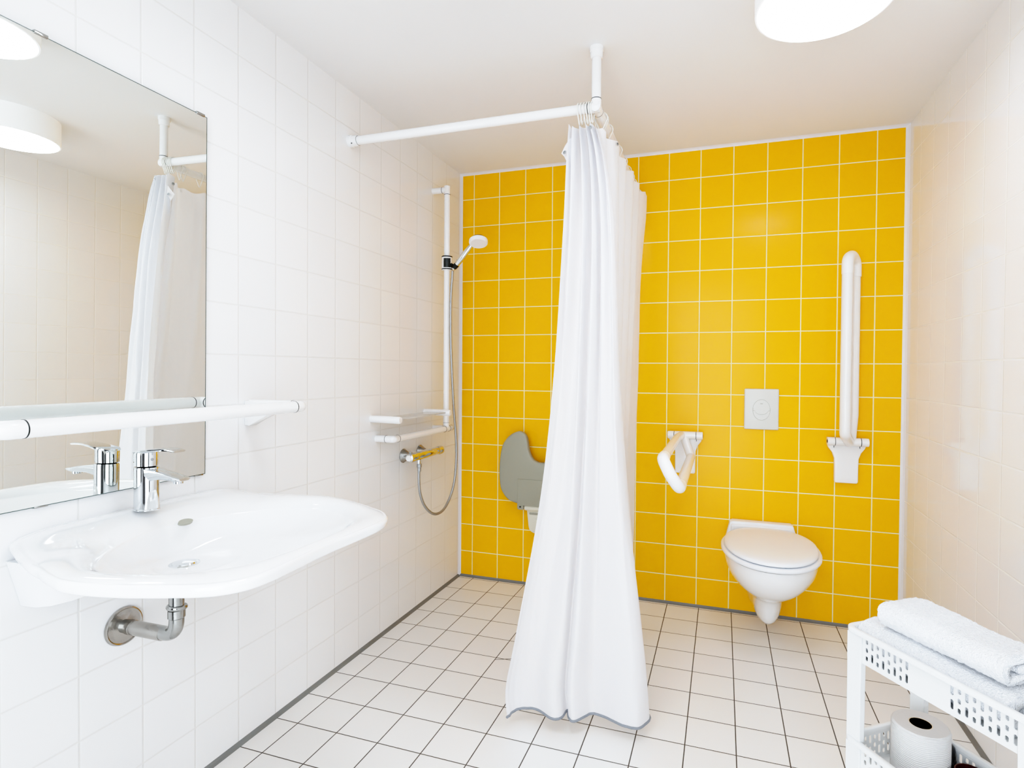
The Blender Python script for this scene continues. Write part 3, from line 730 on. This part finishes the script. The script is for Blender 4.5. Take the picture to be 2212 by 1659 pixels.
st = [oval(.394, .184, -.566, -.045), oval(.3955, .192, -.575, -.043), oval(.400, .1965, -.580, -.041), oval(.407, .1965, -.580, -.041), oval(.4115, .193, -.577, -.043), oval(.413, .184, -.568, -.048)]
loft('seat', st, M_seat, tl, sharp=60)
loft('lid_gap_shade', [oval(.412, .172, -.556, -.06), oval(.418, .172, -.556, -.06)], M_dark, tl)  # dark filler for the shade under the lid
ld = [oval(.4165, .176, -.560, -.055), oval(.4175, .182, -.567, -.053), oval(.4215, .184, -.569, -.052), oval(.427, .182, -.567, -.053), oval(.4315, .175, -.558, -.058), oval(.435, .160, -.54, -.07), oval(.4385, .12, -.49, -.11), oval(.4400, .06, -.40, -.18), oval(.4404, .01, -.31, -.27)]
loft('lid', ld, M_seat, tl, sharp=60)
hg = [(-.160, -.045), (-.152, -.010), (-.143, .028), (-.139, .040), (-.128, .046), (.125, .046), (.136, .040), (.139, .030), (.150, -.010), (.160, -.045)]
prism('hinge_cover', hg, (TC-.018, -.002, .405), (1, 0, 0), (0, 0, 1), (0, -.052, 0), M_seat, tl, .006, seg=3)
prism('hinge_ledge', [(-.136, -.0), (-.134, .030), (-.126, .034), (.124, .034), (.132, .028), (.136, 0)], (TC-.018, -.045, .405), (1, 0, 0), (0, 0, 1), (0, -.020, 0), M_seat, tl, .005, seg=3)

# ------------------------------------------------------------------ trolley
CP = Vector((1.647, -1.491, 0)); CL = Vector((.583, -.812, 0)).normalized(); CS = Vector((.812, .583, 0)).normalized()
CLn, CWd = .378, .208
def cp(a, b, z): return CP+CL*a+CS*b+Vector((0, 0, z))
ct = thing('storage_trolley', tuple(cp(CLn/2, CWd/2, 0)), 'white plastic tiered trolley with slotted baskets by the right wall', 'trolley')
def rrect(a0, b0, a1, b1, r, z, n=6):
    pts = []
    for (ca, cb, s0) in ((a1-r, b1-r, 0), (a0+r, b1-r, PI/2), (a0+r, b0+r, PI), (a1-r, b0+r, 1.5*PI)):
        for k in range(n+1):
            t = s0+PI/2*k/n; pts.append(cp(ca+r*math.cos(t), cb+r*math.sin(t), z))
    return pts
def panel(p0, d, length, up, height, thick, inn, slots):
    """flat panel with oblong slots: slots = [(centre along, centre up, half width, half height)] on a column grid"""
    V, F = [], []
    d = d.normalized(); inn = inn.normalized()
    def pt(u, v, t): return p0+d*u+Vector((0, 0, 1))*v+inn*t
    cols = sorted({round(s[0], 5) for s in slots}); edges = []
    pitch = .0129; cur = 0.
    def quad(u0, v0, u1, v1):
        i = len(V)
        for t in (0, thick): V.extend([pt(u0, v0, t), pt(u1, v0, t), pt(u1, v1, t), pt(u0, v1, t)])
        F.extend([(i, i+1, i+2, i+3), (i+7, i+6, i+5, i+4)])
        return
    for c in cols:
        u0, u1 = c-pitch/2, c+pitch/2
        if u0 > cur+1e-5: quad(cur, 0, u0, height)
        ss = sorted([s for s in slots if abs(s[0]-c) < 1e-4], key=lambda s: s[1]); v = 0.
        for k, s in enumerate(ss):
            v1 = height if k == len(ss)-1 else (s[1]+s[3]+ss[k+1][1]-ss[k+1][3])/2
            if k == len(ss)-1: v1 = min(height, s[1]+s[3]+.003)
            hw, hh, ch = s[2], s[3], s[2]*.6
            hole = [(-hw, -hh+ch), (-hw+ch, -hh), (hw-ch, -hh), (hw, -hh+ch), (hw, hh-ch), (hw-ch, hh), (-hw+ch, hh), (-hw, hh-ch)]
            hole = [(c+a, s[1]+b) for a, b in hole]; rect = [(u0, v), (u1, v), (u1, v1), (u0, v1)]
            i = len(V)
            for t in (0, thick): V.extend([pt(a, b, t) for a, b in rect]); V.extend([pt(a, b, t) for a, b in hole])
            def fr(o, flip):
                R = [o+k2 for k2 in range(4)]; Hh = [o+4+k2 for k2 in range(8)]
                fs = [(R[0], Hh[1], Hh[0]), (R[0], R[1], Hh[2], Hh[1]), (R[1], Hh[3], Hh[2]), (R[1], R[2], Hh[4], Hh[3]), (R[2], Hh[5], Hh[4]), (R[2], R[3], Hh[6], Hh[5]), (R[3], Hh[7], Hh[6]), (R[3], R[0], Hh[0], Hh[7])]
                F.extend([f[::-1] if flip else f for f in fs])
            fr(i, False); fr(i+12, True)
            for k2 in range(8):
                a, b = i+4+k2, i+4+(k2+1) % 8; F.append((a, b, b+12, a+12))
            v = v1
        if v < height-1e-5: quad(u0, v, u1, height)
        cur = u1
    if cur < length: quad(cur, 0, length, height)
    return V, F
def slotset(length, n, starts, hgt):
    out = []
    for s0 in starts:
        for k in range(n):
            c = s0+k*.0129
            if k % 2 == 0: out += [(c, hgt*.30, .0031, hgt*.155), (c, hgt*.74, .0031, hgt*.155)]
            else: out += [(c, hgt*.20, .0031, hgt*.085), (c, hgt*.50, .0031, hgt*.085), (c, hgt*.80, .0031, hgt*.085)]
    return out
def basket(zr):
    dz = .066; zb = zr-dz; th = .0022; ins = .012
    # rim
    prof = [(0, -.010, .0), (0, -.002, .0), (.002, 0, 0), (.010, 0, 0), (.012, -.002, 0), (.012, -.010, 0)]
    rg = []
    for inset, h, _ in prof: rg.append(rrect(inset, inset, CLn-inset, CWd-inset, .022-inset*.6, zr+h))
    b = loft('basket', rg + [rrect(.0125, .0125, CLn-.0125, CWd-.0125, .0155, zr-.012)], M_cart, ct, cap0=False, cap1=False, sharp=50)
    V, F = [], []
    i0 = ins; hgt = dz-.008
    for p0, d, ln, inn, st in ((cp(i0+.012, i0-.002, zb), CL, CLn-2*i0-.024, CS, (.014, .205)), (cp(i0+.012, CWd-i0+.002, zb), CL, CLn-2*i0-.024, -CS, (.014, .205)), (cp(i0-.002, i0+.012, zb), CS, CWd-2*i0-.024, CL, (.018,)), (cp(CLn-i0+.002, i0+.012, zb), CS, CWd-2*i0-.024, -CL, (.018,))):
        nn = 9 if len(st) == 2 else 10
        v, f = panel(p0, d, ln, None, hgt, th, inn, slotset(ln, nn, st, hgt))
        mesh('slotted_wall', v, f, M_cart, b, sharp=40, smooth=False)
    # corners
    for (ca, cb, s0) in ((CLn-.024, CWd-.024, 0), (.024, CWd-.024, PI/2), (.024, .024, PI), (CLn-.024, .024, 1.5*PI)):
        V, F = [], []
        for k in range(9):
            t = s0+PI/2*k/8
            for r in (.014, .0118):
                for z in (zb-.004, zr-.008): V.append(cp(ca+r*math.cos(t), cb+r*math.sin(t), z))
        for k in range(8):
            q = k*4; F += [(q, q+1, q+5, q+4), (q+2, q+6, q+7, q+3), (q, q+4, q+6, q+2)]
        mesh('basket_corner', V, F, M_cart, b)
    loft('basket_floor', [rrect(.010, .010, CLn-.010, CWd-.010, .014, zb-.003), rrect(.010, .010, CLn-.010, CWd-.010, .014, zb)], M_cart, b)
    return b
ZR = (.607, .370, .133)
for z in ZR: basket(z)
for a, b in ((.006, .006), (CLn-.040, .006), (.006, CWd-.020), (CLn-.040, CWd-.020)):
    for ztop, zlow in ((ZR[0], ZR[1]), (ZR[1], ZR[2])):
        z1_, z0_ = ztop-.012, zlow-.004
        rg = []
        for z, e in ((z0_, 0), (z1_-.07, .0015), (z1_-.058, .002), (z1_-.055, .003), (z1_, .003)):
            rg.append([cp(a-e*.2, b-e*.2, z), cp(a+.034+e*.3, b-e*.2, z), cp(a+.034+e*.3, b+.014+e*.3, z), cp(a-e*.2, b+.014+e*.3, z)])
        lg = loft('leg', rg, M_cart, ct, sharp=30)
        bv = lg.modifiers.new('bevel', 'BEVEL'); bv.width = .0015; bv.segments = 2
    lathe('foot', cp(a+.017, b+.007, 0), (0, 0, 1), [(.009, 0), (.010, .002), (.010, .064)], M_cart, ct, 16)

# ------------------------------------------------------------------ towels
def towel(name_label, a0, a1, b0, b1, z0, th, seed, hump):
    """a towel folded over on itself: a thick strip whose folded path is swept along the trolley's length"""
    base = cp((a0+a1)/2, (b0+b1)/2, z0)
    t = thing('folded_towel', tuple(base), name_label, 'towel')
    wd = b1-b0; L_ = a1-a0; tl = th*.345; rr = th*.325; path = []
    xl, xr = -wd/2+rr+tl/2, wd/2-tl*.6
    def seg(x0, x1, z, n=16): path.extend([(x0+(x1-x0)*k/n, z) for k in range(n+1)])
    seg(xl+wd*.10, xr-th*.25, th*.50, 12)
    r2 = th*.16
    path.extend([(xr-th*.25+r2*math.sin(PI*k/8), th*.50-r2+r2*math.cos(PI*k/8)) for k in range(1, 8)])
    seg(xr-th*.25, xl, th*.175, 18)
    path.extend([(xl-rr*math.sin(PI*k/14), th*.5-rr*math.cos(PI*k/14)) for k in range(1, 14)])
    seg(xl, xr, th*.825, 20)
    n = len(path); sec_a, sec_b = [], []
    for k in range(n):
        p, q = path[max(k-1, 0)], path[min(k+1, n-1)]
        dx, dz = q[0]-p[0], q[1]-p[1]; l_ = math.hypot(dx, dz) or 1
        w_ = tl/2*(.93+.05*math.sin(k*1.7+seed))
        if k in (0, n-1): w_ *= .55
        elif k in (1, n-2): w_ *= .88
        sec_a.append((path[k][0]-dz/l_*w_, path[k][1]+dx/l_*w_)); sec_b.append((path[k][0]+dz/l_*w_, path[k][1]-dx/l_*w_))
    sec = sec_a+sec_b[::-1]
    NA = 120; rings = []
    for i in range(NA+1):
        u = i/NA; al = (u-.5)*L_; endf = min(u, 1-u)*L_
        r = []
        for b, z in sec:
            top = sm(.45*th, th, z)
            zz = z + top*(.006*noise.noise(Vector((al*8, b*8, seed)))+hump*(math.exp(-((al+L_*.36)/.030)**2)*.8+math.exp(-((al+L_*.12)/.035)**2)*.7-.3)*sm(-wd/2, wd*.1, b))
            front = sm(-wd*.2, -wd*.5, b)
            zz *= 1-.10*front*(1+math.sin(al*17+seed))*.5
            bb = b + .004*noise.noise(Vector((al*11, z*22, seed+5)))
            f1 = noise.noise(Vector((al*330, b*330, z*330+seed))); f2 = noise.noise(Vector((al*160+9, b*160, z*160)))
            fz = .0011*f1+.0012*f2
            A = al+(.004*noise.noise(Vector((b*40, z*60, seed))) if endf < .012 else 0)+fz*.7
            P_ = base+CL*A+CS*(bb+fz)
            P_.z = z0+max(zz+fz, .0006); r.append(P_)
        rings.append(r)
    loft('towel_body', rings, M_terry, t, sharp=180)
    return t
M_crease = pbr('towel_shadow_fold', (.62, .62, .66), 1.)
towel('white folded terry towel lying in the top trolley basket, under another towel', .012, .312, .016, CWd-.016, ZR[0]-.0655, .076, 2.1, .002)
towel('white folded terry towel on top of the towel stack, above the trolley rim', .056, .300, .028, .152, ZR[0]-.066+.0795, .052, 7.7, .007)

# ------------------------------------------------------------------ toilet roll
RC = cp(.088, .117, ZR[1]-.066)
rl = thing('toilet_roll', tuple(RC), 'grey white embossed toilet paper roll standing in the second trolley basket', 'toilet roll')
lathe('paper', RC, (0, 0, 1), [(.0210, .115), (.0490, .115), (.0520, .113), (.0530, .1105), (.0530, .004), (.052, .0005), (.021, .0005)], M_paper, rl, 64)
lathe('paper_end', RC+Vector((0, 0, .115)), (0, 0, 1), [(.0212, 0), (.0212, .0006), (.0492, .0006), (.0492, 0)], M_paperend, rl, 64)
lathe('cardboard_core', RC, (0, 0, 1), [(.0198, .001), (.0198, .1151), (.0211, .1151), (.0211, .001), (.0198, .001)], M_card, rl, 40)
jr = thing('round_jar', tuple(cp(.098, .180, ZR[1]-.066)), 'small glossy black round pot behind the toilet roll in the trolley', 'pot')
lathe('pot_body', cp(.098, .180, ZR[1]-.066), (0, 0, 1), [(.010, .0005), (.014, .004), (.017, .020), (.017, .046), (.014, .062), (.009, .068), (.0001, .070)], M_blackgloss, jr, 32)
cpx = cp(.168, .152, ZR[1]-.066)
cu2 = thing('small_cup', tuple(cpx), 'small dark maroon cup with a handle in the second trolley basket', 'cup')
lathe('cup_body', cpx, (0, 0, 1), [(.020, .0005), (.024, .003), (.028, .058), (.026, .058), (.022, .005), (.0001, .004)], M_maroon, cu2, 32)
hpos = cpx - CL*.020 - CS*.018 + Vector((0, 0, .008))
tube('cup_handle', smoothpath([hpos+Vector((0, 0, .040)), hpos-CS*.012+Vector((0, 0, .047)), hpos-CS*.018+Vector((0, 0, .030)), hpos-CS*.010+Vector((0, 0, .014)), hpos+Vector((0, 0, .012))], 6), .003, M_maroon, cu2, 10)

# ------------------------------------------------------------------ light, world, camera
l = bpy.data.lights.new('added_fill_light', 'AREA'); l.shape = 'RECTANGLE'; l.size = DX1-DX0-.02; l.size_y = DZ-.02; l.energy = 26; l.color = (.88, .99, 1.12)  # fill light added behind the camera to flatten the lighting
o = link(bpy.data.objects.new('added_fill_light', l)); o.location = ((DX0+DX1)/2, YF-.08, DZ/2); o.rotation_euler = (PI/2, 0, 0)
w = bpy.data.worlds.new('world'); SC.world = w; w.use_nodes = True
w.node_tree.nodes['Background'].inputs[0].default_value = (1, 1, 1, 1); w.node_tree.nodes['Background'].inputs[1].default_value = .4

cam = bpy.data.cameras.new('camera'); co = link(bpy.data.objects.new('camera', cam)); SC.camera = co
cam.sensor_fit = 'HORIZONTAL'; cam.sensor_width = 36; cam.lens = 36*1220.0062/2212
cam.shift_x = -(1156.5588-1106)/2212; cam.shift_y = -(829.5-818.5979)/2212
cam.clip_start = .02
R = [[0.9492916510342629, 0.3143120601153449, 0.007300009773363738], [0.01163144695247131, -0.011907392632482392, -0.9998614521234869], [-0.31418158876426105, 0.9492450383682517, -0.014959492465356036]]
Mx = Matrix(((R[0][0], -R[1][0], -R[2][0], 1.391), (R[0][1], -R[1][1], -R[2][1], -2.8617), (R[0][2], -R[1][2], -R[2][2], 1.152), (0, 0, 0, 1)))
co.matrix_world = Mx
SC.view_settings.view_transform = 'Standard'; SC.view_settings.look = 'None'
SC.view_settings.exposure = 0; SC.view_settings.gamma = 1
SC.view_settings.use_curve_mapping = True
cm = SC.view_settings.curve_mapping; cm.white_level = (2, 2, 2); cm.black_level = (0, 0, 0)
cc = cm.curves[3]
PTS = [(0, 0), (.02, .008), (.06, .06), (.10, .12), (.16, .23), (.31, .47), (.41, .59), (.59, .775), (.8, .89), (1.2, .975), (2, 1)]
while len(cc.points) > 2: cc.points.remove(cc.points[1])
cc.points[0].location = (0, 0); cc.points[-1].location = (1, 1)
for a, b in PTS[1:-1]: cc.points.new(a/2, b)
cm.extend = 'HORIZONTAL'; cm.update()
SC.cycles.max_bounces = 9; SC.cycles.diffuse_bounces = 6; SC.cycles.glossy_bounces = 4; SC.cycles.transmission_bounces = 4
SC.cycles.caustics_reflective = True; SC.cycles.caustics_refractive = False
SC.cycles.use_adaptive_sampling = True; SC.cycles.adaptive_threshold = .07; SC.cycles.adaptive_min_samples = 14
SC.cycles.use_denoising = True; SC.cycles.sample_clamp_indirect = 6
